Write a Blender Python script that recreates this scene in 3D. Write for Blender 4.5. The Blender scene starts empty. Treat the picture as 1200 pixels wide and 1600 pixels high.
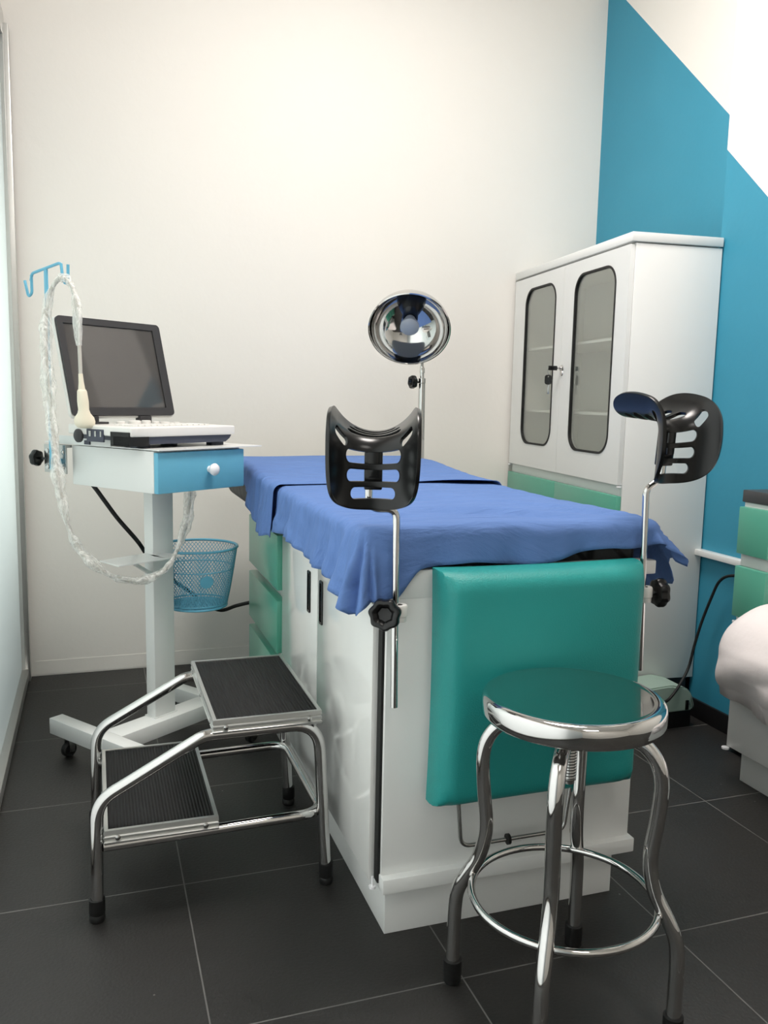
import bpy, bmesh, math, random
from mathutils import Vector, Matrix, noise
C = bpy.context.scene.collection
sc = bpy.context.scene
S = 0.75          # all coordinates below are in floor-tile based units; S turns them into metres
H = 1.385

# ---------------------------------------------------------------- camera
cam_d = bpy.data.cameras.new('camera'); cam = bpy.data.objects.new('camera', cam_d); C.objects.link(cam)
def rotm(t, p, r):
    return Matrix.Rotation(t, 3, 'Z') @ Matrix.Rotation(p, 3, 'X') @ Matrix.Rotation(r, 3, 'Y')
Rm = rotm(-3.29645305e-01, -1.32576769e-01, -2.10661780e-02)
ex, ey, ez = Rm.col[0], Rm.col[1], Rm.col[2]
mw = Matrix(((ex[0], ez[0], -ey[0], 0), (ex[1], ez[1], -ey[1], 0), (ex[2], ez[2], -ey[2], H*S), (0, 0, 0, 1)))
cam.matrix_world = mw
cam_d.sensor_fit = 'VERTICAL'; cam_d.sensor_height = 24.0; cam_d.lens = 24.0*1330.06/1600
cam_d.clip_start = 0.02
sc.camera = cam

# ---------------------------------------------------------------- world, exposure, lights
w = bpy.data.worlds.new('world'); sc.world = w; w.use_nodes = True
w.node_tree.nodes['Background'].inputs[0].default_value = (0.75, 0.85, 0.9, 1)
w.node_tree.nodes['Background'].inputs[1].default_value = 0.5
sc.view_settings.view_transform = 'Standard'; sc.view_settings.look = 'None'
sc.view_settings.exposure = 0.06; sc.view_settings.gamma = 1.0; sc.view_settings.use_curve_mapping = False
def area(name, loc, sx, sy, power, col, rot=(0, 0, 0), spread=180):
    l = bpy.data.lights.new(name, 'AREA'); l.shape = 'RECTANGLE'; l.size = sx*S; l.size_y = sy*S
    l.energy = power; l.color = col; l.spread = math.radians(spread)
    o = bpy.data.objects.new(name, l); o.location = [c*S for c in loc]; o.rotation_euler = rot; C.objects.link(o)
    return o
area('ceiling_lamp', (1.25, 2.35, 3.95), 0.9, 0.9, 50, (1.0, 0.93, 0.88))
area('ceiling_lamp', (0.9, -0.9, 3.95), 0.9, 0.9, 14, (1.0, 0.95, 0.90))
area('daylight', (-0.75, 1.2, 1.5), 3.6, 2.6, 42, (0.99, 0.99, 0.99), (0, math.radians(-90), 0))

area('daylight', (-0.80, 3.6, 1.5), 1.6, 2.6, 11, (0.90, 1.0, 0.97), (0, math.radians(-90), 0))

# ---------------------------------------------------------------- materials
def srgb(r, g, b):
    f = lambda c: (c/255/12.92) if c/255 <= 0.04045 else ((c/255+0.055)/1.055)**2.4
    return (f(r), f(g), f(b), 1)
MATS = {}
def mat(name, col, rough=0.5, metal=0.0, noise_amt=0.0, noise_scale=20, bump=0.0, bump_scale=60, coat=0.0, spec=0.5, trans=0.0, ior=1.45, alpha=1.0, rvar=0.0):
    m = bpy.data.materials.new(name); m.use_nodes = True; nt = m.node_tree; b = nt.nodes['Principled BSDF']
    b.inputs['Roughness'].default_value = rough; b.inputs['Metallic'].default_value = metal
    b.inputs['Coat Weight'].default_value = coat; b.inputs['Specular IOR Level'].default_value = spec
    b.inputs['Transmission Weight'].default_value = trans; b.inputs['IOR'].default_value = ior
    b.inputs['Alpha'].default_value = alpha
    b.inputs['Base Color'].default_value = col
    tc = nt.nodes.new('ShaderNodeTexCoord')
    n = nt.nodes.new('ShaderNodeTexNoise'); n.inputs['Scale'].default_value = noise_scale; n.inputs['Detail'].default_value = 5
    nt.links.new(tc.outputs['Object'], n.inputs['Vector'])
    if noise_amt > 0:
        r = nt.nodes.new('ShaderNodeMix'); r.data_type = 'RGBA'
        r.inputs[6].default_value = tuple(c*(1-noise_amt) for c in col[:3])+(1,)
        r.inputs[7].default_value = tuple(min(1, c*(1+noise_amt)) for c in col[:3])+(1,)
        nt.links.new(n.outputs['Fac'], r.inputs[0]); nt.links.new(r.outputs[2], b.inputs['Base Color'])
    if rvar > 0:
        mr = nt.nodes.new('ShaderNodeMapRange'); mr.inputs[3].default_value = max(0, rough-rvar); mr.inputs[4].default_value = rough+rvar
        nt.links.new(n.outputs['Fac'], mr.inputs[0]); nt.links.new(mr.outputs[0], b.inputs['Roughness'])
    if bump > 0:
        n2 = nt.nodes.new('ShaderNodeTexNoise'); n2.inputs['Scale'].default_value = bump_scale; n2.inputs['Detail'].default_value = 4
        nt.links.new(tc.outputs['Object'], n2.inputs['Vector'])
        bp = nt.nodes.new('ShaderNodeBump'); bp.inputs['Strength'].default_value = bump; bp.inputs['Distance'].default_value = 0.004
        nt.links.new(n2.outputs['Fac'], bp.inputs['Height']); nt.links.new(bp.outputs[0], b.inputs['Normal'])
    MATS[name] = m
    return m
wall_w = mat('white_wall_paint', srgb(231, 228, 222), 0.6, noise_amt=0.015, noise_scale=3, bump=0.15, bump_scale=40)
ceil_m = mat('ceiling_paint', srgb(235, 233, 228), 0.7, noise_amt=0.01)
enamel = mat('white_enamel', srgb(226, 227, 225), 0.3, noise_amt=0.004, coat=0.15)
gloss_w = mat('white_gloss_laminate', srgb(228, 228, 225), 0.12, noise_amt=0.01, coat=0.4)
green = mat('green_drawer_paint', srgb(86, 163, 140), 0.3, noise_amt=0.02, coat=0.2)
skyblue = mat('light_blue_paint', srgb(102, 174, 202), 0.35, noise_amt=0.02, bump=0.1, bump_scale=80)
teal = mat('teal_vinyl', srgb(36, 142, 138), 0.42, noise_amt=0.03, bump=0.25, bump_scale=400, spec=0.4)
chrome = mat('chrome', (0.62, 0.61, 0.6, 1), 0.05, metal=1.0, rvar=0.03, noise_scale=30)
steel = mat('dull_steel', (0.45, 0.45, 0.44, 1), 0.25, metal=1.0, noise_amt=0.05)
alu = mat('aluminium_trim', (0.62, 0.62, 0.6, 1), 0.32, metal=0.85, noise_amt=0.04, noise_scale=50)
blackpl = mat('black_plastic', srgb(11, 12, 13), 0.27, noise_amt=0.1, spec=0.5)
blackmt = mat('black_rubber', srgb(17, 17, 17), 0.6, noise_amt=0.15, bump=0.2)
darkgrey = mat('dark_grey_plastic', srgb(50, 49, 51), 0.5, noise_amt=0.05)
slate = mat('slate_blue_plastic', srgb(64, 68, 82), 0.5, noise_amt=0.05)
offw = mat('off_white_plastic', srgb(226, 224, 220), 0.4, noise_amt=0.01)
cream = mat('cream_plastic', srgb(228, 220, 200), 0.35, noise_amt=0.02)
cablegrey = mat('grey_cable', srgb(190, 186, 178), 0.5, noise_amt=0.03)
palegreen = mat('pale_green_plastic', srgb(150, 172, 160), 0.5, noise_amt=0.03)
counter = mat('dark_counter', srgb(66, 66, 68), 0.4, noise_amt=0.1)
sheet_w = mat('white_sheet', srgb(236, 229, 228), 0.85, noise_amt=0.02, bump=0.3, bump_scale=25)
screen_m = mat('screen_glass', srgb(72, 70, 69), 0.05, noise_amt=0.03, spec=0.8)
white_kn = mat('white_knob', srgb(238, 238, 240), 0.25, noise_amt=0.01)
def thin_glass():
    m = bpy.data.materials.new('cabinet_glass'); m.use_nodes = True; nt = m.node_tree
    tp = nt.nodes.new('ShaderNodeBsdfTransparent'); tp.inputs[0].default_value = (0.95, 0.96, 0.94, 1)
    gl = nt.nodes.new('ShaderNodeBsdfGlossy'); gl.inputs['Roughness'].default_value = 0.03; gl.inputs[0].default_value = (0.9, 0.93, 0.9, 1)
    lw = nt.nodes.new('ShaderNodeLayerWeight'); pw = nt.nodes.new('ShaderNodeMath'); pw.operation = 'POWER'; pw.inputs[1].default_value = 3.0
    nt.links.new(lw.outputs['Facing'], pw.inputs[0]); mr = nt.nodes.new('ShaderNodeMapRange'); mr.inputs[3].default_value = 0.10; mr.inputs[4].default_value = 0.8
    nt.links.new(pw.outputs[0], mr.inputs[0])
    mx = nt.nodes.new('ShaderNodeMixShader'); nt.links.new(mr.outputs[0], mx.inputs[0]); nt.links.new(tp.outputs[0], mx.inputs[1]); nt.links.new(gl.outputs[0], mx.inputs[2])
    nt.links.new(mx.outputs[0], nt.nodes['Material Output'].inputs[0]); return m
glass_clear = thin_glass()
bulb_m = mat('bulb_glass', srgb(170, 176, 186), 0.35, noise_amt=0.02)

def drape_mat():
    m = mat('blue_drape', srgb(94, 124, 179), 0.8, noise_amt=0.05, noise_scale=6, spec=0.2)
    nt = m.node_tree; b = nt.nodes['Principled BSDF']
    tc = nt.nodes.new('ShaderNodeTexCoord')
    v = nt.nodes.new('ShaderNodeTexNoise'); v.inputs['Scale'].default_value = 900
    mp = nt.nodes.new('ShaderNodeMapping'); mp.inputs['Scale'].default_value = (1.2, 4.5, 2.0)
    n = nt.nodes.new('ShaderNodeTexNoise'); n.inputs['Scale'].default_value = 4.2; n.inputs['Detail'].default_value = 6; n.inputs['Distortion'].default_value = 0.8
    nt.links.new(tc.outputs['Object'], mp.inputs[0]); nt.links.new(mp.outputs[0], n.inputs['Vector']); nt.links.new(tc.outputs['Object'], v.inputs['Vector'])
    b1 = nt.nodes.new('ShaderNodeBump'); b1.inputs['Strength'].default_value = 0.8; b1.inputs['Distance'].default_value = 0.020
    b2 = nt.nodes.new('ShaderNodeBump'); b2.inputs['Strength'].default_value = 0.2; b2.inputs['Distance'].default_value = 0.001
    nt.links.new(n.outputs['Fac'], b1.inputs['Height']); nt.links.new(v.outputs['Fac'], b2.inputs['Height'])
    nt.links.new(b1.outputs[0], b2.inputs['Normal']); nt.links.new(b2.outputs[0], b.inputs['Normal'])
    return m
drape_m = drape_mat()

def floor_mat():
    m = bpy.data.materials.new('dark_floor_tile'); m.use_nodes = True; nt = m.node_tree; b = nt.nodes['Principled BSDF']
    g = nt.nodes.new('ShaderNodeNewGeometry'); sep = nt.nodes.new('ShaderNodeSeparateXYZ'); nt.links.new(g.outputs['Position'], sep.inputs[0])
    def mth(op, a, bb=None, c=None):
        n = nt.nodes.new('ShaderNodeMath'); n.operation = op
        for i, q in enumerate((a, bb, c)):
            if q is None: continue
            if isinstance(q, (int, float)): n.inputs[i].default_value = q
            else: nt.links.new(q, n.inputs[i])
        return n.outputs[0]
    T = 0.6*S
    def line(o, off, wd):
        f = mth('DIVIDE', mth('SUBTRACT', o, off*S), T)
        f = mth('ABSOLUTE', mth('SUBTRACT', mth('FRACT', mth('ADD', f, 0.5)), 0.5))
        return mth('LESS_THAN', mth('MULTIPLY', f, T), wd)
    ln = mth('MAXIMUM', line(sep.outputs[0], 0.215, 0.0014), line(sep.outputs[1], 1.72, 0.0014))
    tn = nt.nodes.new('ShaderNodeTexNoise'); tn.inputs['Scale'].default_value = 5; tn.inputs['Detail'].default_value = 8; tn.inputs['Roughness'].default_value = 0.7
    tf = nt.nodes.new('ShaderNodeTexNoise'); tf.inputs['Scale'].default_value = 160; tf.inputs['Detail'].default_value = 4
    nt.links.new(g.outputs['Position'], tn.inputs['Vector']); nt.links.new(g.outputs['Position'], tf.inputs['Vector'])
    mx = nt.nodes.new('ShaderNodeMix'); mx.data_type = 'RGBA'; mx.inputs[6].default_value = srgb(21, 20, 20); mx.inputs[7].default_value = srgb(46, 45, 43)
    nt.links.new(mth('ADD', mth('MULTIPLY', tn.outputs['Fac'], 0.6), mth('MULTIPLY', tf.outputs['Fac'], 0.4)), mx.inputs[0])
    # grout
    gn = nt.nodes.new('ShaderNodeTexNoise'); gn.inputs['Scale'].default_value = 9; nt.links.new(g.outputs['Position'], gn.inputs['Vector'])
    gm = nt.nodes.new('ShaderNodeMix'); gm.data_type = 'RGBA'; gm.inputs[6].default_value = srgb(56, 55, 54); gm.inputs[7].default_value = srgb(132, 131, 128)
    nt.links.new(gn.outputs['Fac'], gm.inputs[0])
    mx2 = nt.nodes.new('ShaderNodeMix'); mx2.data_type = 'RGBA'; nt.links.new(ln, mx2.inputs[0]); nt.links.new(mx.outputs[2], mx2.inputs[6]); nt.links.new(gm.outputs[2], mx2.inputs[7])
    # sparse bright grit
    vo = nt.nodes.new('ShaderNodeTexVoronoi'); vo.inputs['Scale'].default_value = 11; nt.links.new(g.outputs['Position'], vo.inputs['Vector'])
    sp = mth('LESS_THAN', vo.outputs['Distance'], 0.022)
    mx3 = nt.nodes.new('ShaderNodeMix'); mx3.data_type = 'RGBA'; nt.links.new(sp, mx3.inputs[0]); nt.links.new(mx2.outputs[2], mx3.inputs[6]); mx3.inputs[7].default_value = srgb(110, 108, 104)
    nt.links.new(mx3.outputs[2], b.inputs['Base Color'])
    mr = nt.nodes.new('ShaderNodeMapRange'); mr.inputs[3].default_value = 0.38; mr.inputs[4].default_value = 0.6
    nt.links.new(tf.outputs['Fac'], mr.inputs[0]); nt.links.new(mr.outputs[0], b.inputs['Roughness'])
    bp = nt.nodes.new('ShaderNodeBump'); bp.inputs['Strength'].default_value = 0.35; bp.inputs['Distance'].default_value = 0.002
    nt.links.new(mth('SUBTRACT', tf.outputs['Fac'], ln), bp.inputs['Height']); nt.links.new(bp.outputs[0], b.inputs['Normal'])
    return m
floor_m = floor_mat()

def diag_wall():
    # two-tone painted wall: blue below a line that climbs towards the back wall, white above
    m = bpy.data.materials.new('blue_and_white_wall_paint'); m.use_nodes = True; nt = m.node_tree; b = nt.nodes['Principled BSDF']
    g = nt.nodes.new('ShaderNodeNewGeometry'); sep = nt.nodes.new('ShaderNodeSeparateXYZ'); nt.links.new(g.outputs['Position'], sep.inputs[0])
    a = nt.nodes.new('ShaderNodeMath'); a.operation = 'MULTIPLY_ADD'; nt.links.new(sep.outputs[1], a.inputs[0]); a.inputs[1].default_value = -0.955; nt.links.new(sep.outputs[2], a.inputs[2])
    t = nt.nodes.new('ShaderNodeMath'); t.operation = 'GREATER_THAN'; nt.links.new(a.outputs[0], t.inputs[0]); t.inputs[1].default_value = (2.442-0.955*3.068)*S
    n = nt.nodes.new('ShaderNodeTexNoise'); n.inputs['Scale'].default_value = 4; nt.links.new(g.outputs['Position'], n.inputs['Vector'])
    bl = nt.nodes.new('ShaderNodeMix'); bl.data_type = 'RGBA'; bl.inputs[6].default_value = srgb(48, 136, 163); bl.inputs[7].default_value = srgb(56, 143, 170); nt.links.new(n.outputs['Fac'], bl.inputs[0])
    mx = nt.nodes.new('ShaderNodeMix'); mx.data_type = 'RGBA'; nt.links.new(t.outputs[0], mx.inputs[0]); nt.links.new(bl.outputs[2], mx.inputs[6]); mx.inputs[7].default_value = srgb(230, 227, 221)
    nt.links.new(mx.outputs[2], b.inputs['Base Color']); b.inputs['Roughness'].default_value = 0.55
    n2 = nt.nodes.new('ShaderNodeTexNoise'); n2.inputs['Scale'].default_value = 50; nt.links.new(g.outputs['Position'], n2.inputs['Vector'])
    bp = nt.nodes.new('ShaderNodeBump'); bp.inputs['Strength'].default_value = 0.12; bp.inputs['Distance'].default_value = 0.003; nt.links.new(n2.outputs['Fac'], bp.inputs['Height']); nt.links.new(bp.outputs[0], b.inputs['Normal'])
    return m
diag_m = diag_wall()

def frosted():
    m = bpy.data.materials.new('frosted_glass'); m.use_nodes = True; nt = m.node_tree; b = nt.nodes['Principled BSDF']
    b.inputs['Base Color'].default_value = (0.78, 0.82, 0.80, 1); b.inputs['Roughness'].default_value = 0.25
    tr = nt.nodes.new('ShaderNodeBsdfTranslucent'); tr.inputs[0].default_value = (0.93, 0.945, 0.93, 1)
    n = nt.nodes.new('ShaderNodeTexNoise'); n.inputs['Scale'].default_value = 200
    bp = nt.nodes.new('ShaderNodeBump'); bp.inputs['Strength'].default_value = 0.1; nt.links.new(n.outputs['Fac'], bp.inputs['Height']); nt.links.new(bp.outputs[0], b.inputs['Normal'])
    mx = nt.nodes.new('ShaderNodeMixShader'); mx.inputs[0].default_value = 0.72
    nt.links.new(b.outputs[0], mx.inputs[1]); nt.links.new(tr.outputs[0], mx.inputs[2]); nt.links.new(mx.outputs[0], nt.nodes['Material Output'].inputs[0])
    return m
frost_m = frosted()

def plastic_film():
    m = bpy.data.materials.new('clear_plastic_sleeve'); m.use_nodes = True; nt = m.node_tree; b = nt.nodes['Principled BSDF']
    b.inputs['Base Color'].default_value = (0.92, 0.92, 0.89, 1); b.inputs['Roughness'].default_value = 0.35; b.inputs['Specular IOR Level'].default_value = 0.4
    tp = nt.nodes.new('ShaderNodeBsdfTransparent'); tp.inputs[0].default_value = (0.97, 0.97, 0.96, 1)
    n = nt.nodes.new('ShaderNodeTexNoise'); n.inputs['Scale'].default_value = 22; n.inputs['Detail'].default_value = 3; n.inputs['Distortion'].default_value = 1.5
    mr = nt.nodes.new('ShaderNodeMapRange'); mr.inputs[1].default_value = 0.35; mr.inputs[2].default_value = 0.7; mr.inputs[3].default_value = 0.2; mr.inputs[4].default_value = 0.7
    nt.links.new(n.outputs['Fac'], mr.inputs[0])
    mx = nt.nodes.new('ShaderNodeMixShader'); nt.links.new(mr.outputs[0], mx.inputs[0]); nt.links.new(tp.outputs[0], mx.inputs[1]); nt.links.new(b.outputs[0], mx.inputs[2]); nt.links.new(mx.outputs[0], nt.nodes['Material Output'].inputs[0])
    bp = nt.nodes.new('ShaderNodeBump'); bp.inputs['Strength'].default_value = 0.4; bp.inputs['Distance'].default_value = 0.003; nt.links.new(n.outputs['Fac'], bp.inputs['Height']); nt.links.new(bp.outputs[0], b.inputs['Normal'])
    return m
film_m = plastic_film()

def plaid():
    m = bpy.data.materials.new('dark_plaid_vinyl'); m.use_nodes = True; nt = m.node_tree; b = nt.nodes['Principled BSDF']
    tc = nt.nodes.new('ShaderNodeTexCoord')
    mp = nt.nodes.new('ShaderNodeMapping'); mp.inputs['Rotation'].default_value = (0.5, 0.6, 0.7); mp.inputs['Scale'].default_value = (18, 18, 18)
    nt.links.new(tc.outputs['Object'], mp.inputs[0])
    w1 = nt.nodes.new('ShaderNodeTexWave'); w1.bands_direction = 'X'; w1.inputs['Scale'].default_value = 0.3; w2 = nt.nodes.new('ShaderNodeTexWave'); w2.bands_direction = 'Y'; w2.inputs['Scale'].default_value = 0.3
    for x in (w1, w2): nt.links.new(mp.outputs[0], x.inputs[0])
    mn = nt.nodes.new('ShaderNodeMath'); mn.operation = 'MINIMUM'; nt.links.new(w1.outputs['Fac'], mn.inputs[0]); nt.links.new(w2.outputs['Fac'], mn.inputs[1])
    cr = nt.nodes.new('ShaderNodeValToRGB'); cr.color_ramp.elements[0].color = srgb(16, 16, 17); cr.color_ramp.elements[0].position = 0.02; cr.color_ramp.elements[1].color = srgb(56, 58, 58); cr.color_ramp.elements[1].position = 0.12
    nt.links.new(mn.outputs[0], cr.inputs[0]); nt.links.new(cr.outputs[0], b.inputs['Base Color']); b.inputs['Roughness'].default_value = 0.6; b.inputs['Specular IOR Level'].default_value = 0.25
    return m
plaid_m = plaid()

def rubber_tread(d):
    m = mat('ribbed_rubber_tread', srgb(14, 14, 14), 0.75, noise_amt=0.15)
    nt = m.node_tree; b = nt.nodes['Principled BSDF']; tc = nt.nodes.new('ShaderNodeTexCoord')
    wv = nt.nodes.new('ShaderNodeTexWave'); wv.bands_direction = d; wv.inputs['Scale'].default_value = 48
    nt.links.new(tc.outputs['Object'], wv.inputs[0])
    bp = nt.nodes.new('ShaderNodeBump'); bp.inputs['Strength'].default_value = 0.9; bp.inputs['Distance'].default_value = 0.002
    nt.links.new(wv.outputs['Fac'], bp.inputs['Height']); nt.links.new(bp.outputs[0], b.inputs['Normal'])
    return m
tread_m = rubber_tread('X')

# ---------------------------------------------------------------- builders
def thing(name, loc=(0, 0, 0), rz=0, label=None, cat=None, group=None, kind=None):
    o = bpy.data.objects.new(name, None); C.objects.link(o); o.empty_display_size = 0.05
    o.location = [c*S for c in loc]; o.rotation_euler = (0, 0, rz)
    tag(o, label, cat, group, kind); return o
def tag(o, label=None, cat=None, group=None, kind=None):
    if label: o['label'] = label
    if cat: o['category'] = cat
    if group: o['group'] = group
    if kind: o['kind'] = kind
    return o
def chain(o):
    M = Matrix.Identity(4)
    while o is not None:
        M = (Matrix.Translation(o.location) @ o.rotation_euler.to_matrix().to_4x4()) @ M
        o = o.parent
    return M
def obj(name, bm, m, parent=None, local=False, base=None, label=None, smooth=40, recalc=True):
    """bm in tile units (world, or the root's own frame when local) -> one mesh object; base = its origin in world units"""
    bmesh.ops.scale(bm, vec=(S, S, S), verts=bm.verts)
    if recalc: bmesh.ops.recalc_face_normals(bm, faces=bm.faces)
    me = bpy.data.meshes.new(name); o = bpy.data.objects.new(name, me); C.objects.link(o)
    if parent is not None:
        o.parent = parent
        if not local: bm.transform(chain(parent).inverted())
    elif base is not None:
        o.location = [c*S for c in base]; bm.transform(Matrix.Translation(o.location).inverted())
    for f in bm.faces: f.smooth = True
    bm.to_mesh(me); bm.free()
    for mm in (m if isinstance(m, (list, tuple)) else [m]): me.materials.append(mm)
    me.set_sharp_from_angle(angle=math.radians(smooth))
    if label: o['label'] = label
    return o
def B(): return bmesh.new()
def box(bm, x0, x1, y0, y1, z0, z1, bev=0.0, seg=2):
    M = Matrix.Translation(((x0+x1)/2, (y0+y1)/2, (z0+z1)/2)) @ Matrix.Diagonal((abs(x1-x0), abs(y1-y0), abs(z1-z0), 1))
    r = bmesh.ops.create_cube(bm, size=1, matrix=M)
    if bev > 0:
        es = list({e for v in r['verts'] for e in v.link_edges})
        bmesh.ops.bevel(bm, geom=es, offset=bev, segments=seg, affect='EDGES', profile=0.5)
    return bm
def fillet(pts, r, n=6, closed=False):
    P = [Vector(p) for p in pts]; out = []
    N = len(P)
    for i in range(N):
        if not closed and (i == 0 or i == N-1): out.append(P[i]); continue
        a, b, c = P[i-1], P[i], P[(i+1) % N]
        u = (a-b); v = (c-b); lu, lv = u.length, v.length
        if lu < 1e-6 or lv < 1e-6: continue
        u.normalize(); v.normalize(); ang = u.angle(v)
        if ang > 3.05: out.append(b); continue
        d = min(r/math.tan(ang/2), lu*0.49, lv*0.49)
        p0 = b+u*d; p1 = b+v*d
        for k in range(n+1):
            t = k/n; out.append(p0*(1-t)**2+b*2*t*(1-t)+p1*t*t)
    return out
def smoothpath(pts, n=6):
    P = [Vector(p) for p in pts]; out = []
    for i in range(len(P)-1):
        p0 = P[max(i-1, 0)]; p1 = P[i]; p2 = P[i+1]; p3 = P[min(i+2, len(P)-1)]
        for k in range(n):
            t = k/n
            out.append(0.5*((2*p1)+(p2-p0)*t+(2*p0-5*p1+4*p2-p3)*t*t+(3*p1-p0-3*p2+p3)*t**3))
    out.append(P[-1]); return out
def tube(bm, pts, r, seg=12, closed=False, rfun=None, cap=True):
    P = [Vector(p) for p in pts]; N = len(P); rings = []; nrm = None
    for i in range(N):
        if closed: t = (P[(i+1) % N]-P[i-1])
        else: t = P[min(i+1, N-1)]-P[max(i-1, 0)]
        t.normalize()
        if nrm is None:
            nrm = t.orthogonal().normalized()
        else:
            nrm = (nrm-t*nrm.dot(t)).normalized()
        bn = t.cross(nrm)
        ring = []
        for k in range(seg):
            a = 2*math.pi*k/seg
            rr = rfun(i/(N-1), a, i) if rfun else r
            ring.append(bm.verts.new(P[i]+(nrm*math.cos(a)+bn*math.sin(a))*rr))
        rings.append(ring)
    for i in range(N if closed else N-1):
        A = rings[i]; Bq = rings[(i+1) % N]
        off = 0
        if closed and i == N-1:
            off = min(range(seg), key=lambda o: (A[0].co-Bq[o].co).length)
        for k in range(seg):
            bm.faces.new((A[k], A[(k+1) % seg], Bq[(k+1+off) % seg], Bq[(k+off) % seg]))
    if not closed and cap:
        bm.faces.new(rings[0][::-1]); bm.faces.new(rings[-1])
    return bm
def cyl(bm, p0, p1, r0, r1=None, seg=24):
    r1 = r0 if r1 is None else r1
    return tube(bm, [p0, p1], r0, seg, rfun=lambda t, a, i: r0 if i == 0 else r1)
def frame_of(axis):
    z = Vector(axis).normalized(); x = z.orthogonal().normalized(); return x, z.cross(x), z
def lathe(bm, o, axis, prof, seg=32, lobes=0, lobe_amp=0.0):
    """prof: (radius, height) from start to end; closes ends at radius 0"""
    x, y, z = frame_of(axis); o = Vector(o); rings = []
    for r, h in prof:
        if r < 1e-6: rings.append([bm.verts.new(o+z*h)]); continue
        ring = []
        for k in range(seg):
            a = 2*math.pi*k/seg; rr = r*(1+lobe_amp*math.cos(lobes*a)) if lobes else r
            ring.append(bm.verts.new(o+z*h+(x*math.cos(a)+y*math.sin(a))*rr))
        rings.append(ring)
    for i in range(len(rings)-1):
        A, Q = rings[i], rings[i+1]
        if len(A) == 1 and len(Q) == 1: continue
        for k in range(seg):
            k2 = (k+1) % seg
            if len(A) == 1: bm.faces.new((A[0], Q[k], Q[k2]))
            elif len(Q) == 1: bm.faces.new((A[k], A[k2], Q[0]))
            else: bm.faces.new((A[k], A[k2], Q[k2], Q[k]))
    return bm
def prism(bm, poly, axis, a0, a1, holes=()):
    """poly (list of 2D) extruded along axis 'x','y','z' from a0 to a1; holes: more 2D loops"""
    def P(p, a):
        return {'x': (a, p[0], p[1]), 'y': (p[0], a, p[1]), 'z': (p[0], p[1], a)}[axis]
    loops = [poly]+list(holes); edges = []; vs = []
    for lp in loops:
        v = [bm.verts.new(P(p, a0)) for p in lp]; vs.append(v)
        for i in range(len(v)): edges.append(bm.edges.new((v[i], v[(i+1) % len(v)])))
    r = bmesh.ops.triangle_fill(bm, use_beauty=True, use_dissolve=False, edges=edges)
    fs = [g for g in r['geom'] if isinstance(g, bmesh.types.BMFace)]
    ex_ = bmesh.ops.extrude_face_region(bm, geom=fs)
    d = Vector(P((0, 0), a1))-Vector(P((0, 0), a0))
    bmesh.ops.translate(bm, verts=[g for g in ex_['geom'] if isinstance(g, bmesh.types.BMVert)], vec=d)
    return bm
def rrect(x0, x1, y0, y1, r, n=8):
    out = []
    for cx, cy, a0 in ((x1-r, y1-r, 0), (x0+r, y1-r, 90), (x0+r, y0+r, 180), (x1-r, y0+r, 270)):
        for k in range(n+1):
            a = math.radians(a0+90*k/n); out.append((cx+r*math.cos(a), cy+r*math.sin(a)))
    return out
def star_knob(bm, o, axis, r, th, lobes=7):
    x, y, z = frame_of(axis)
    prof = [(0, 0), (r*.55, 0), (r*.92, th*.12), (r, th*.3), (r, th*.78), (r*.93, th*.95), (r*.8, th), (r*.6, th*.92), (r*.42, th*.6), (0, th*.55)]
    return lathe(bm, o, axis, prof, 56, lobes, 0.06)

# ================================================================= SETTING
XG = -0.355; YB = 4.356; XR = 2.53; XR2 = 2.73; YJ = 3.07; YF = -2.2; XF = 3.7; ZC = 4.05
def struct(name, bm, m, **k):
    o = obj(name, bm, m, smooth=30, **k); o['kind'] = 'structure'; return o
struct('floor', box(B(), -0.9, XF+.1, YF-.1, YB+.1, -0.08, 0), floor_m)
struct('ceiling', box(B(), -0.9, XF+.1, YF-.1, YB+.1, ZC, ZC+.08), ceil_m)
struct('wall_back', box(B(), -0.9, XR2+.1, YB, YB+.1, 0, ZC), wall_w)
bm = B()   # right wall: recess behind the cabinet, then the projecting pier, then the wider part of the room
prism(bm, [(XR2, YB+.1), (XR2, YJ), (XR, YJ), (XR, 2.68), (XF, 2.68), (XF, YF-.1), (XF+.1, YF-.1), (XF+.1, YB+.1)], 'z', 0, ZC)
struct('wall_right', bm, diag_m)
struct('wall_front', box(B(), -0.9, XF, YF-.1, YF, 0, ZC), wall_w)
struct('wall_left', box(B(), XG-.06, XG-.005, YF, YB, 3.03, ZC), wall_w)
struct('baseboard_right', box(B(), XR-.014, XR, 2.69, YJ-.003, 0, 0.082, 0.002), mat('black_skirting_tile', srgb(26, 26, 27), 0.4, noise_amt=0.2))
struct('baseboard_back', box(B(), XG+.06, 2.2, YB-.002, YB, 0.006, 0.075), wall_w)
struct('trim_1', box(B(), 2.492, XR+.002, 2.70, 3.085, 0.732, 0.757, 0.002), enamel)
# frosted glass partition on the left
g = thing('window_1', (XG, 2.5, 0), kind='structure')
bm = B(); box(bm, XG-.005, XG+.005, YF, YB-.06, 0.06, 2.93); pane = obj('glass_pane', bm, frost_m, g)
bm = B()
box(bm, XG-.03, XG+.035, YF, YB-.03, 0.012, 0.062, 0.003)
box(bm, XG-.03, XG+.012, YF, YB-.03, 0.0, 0.012)
box(bm, XG-.03, XG+.020, YF, YB-.01, 2.92, 3.03, 0.003)
obj('frame_rail', bm, alu, g)
bm = B()
box(bm, XG-.03, XG+.020, YB-.085, YB-.075, 0.06, 2.95)
box(bm, XG-.03, XG+.042, YB-.075, YB-.018, 0.0, 2.97, 0.003)
obj('frame_post', bm, alu, g)
bm = B(); box(bm, XG-.03, XG+.030, YB-.018, YB-.001, 0.0, 2.97); obj('gap_strip', bm, darkgrey, g)  # dark strip filling the gap between post and back wall

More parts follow.
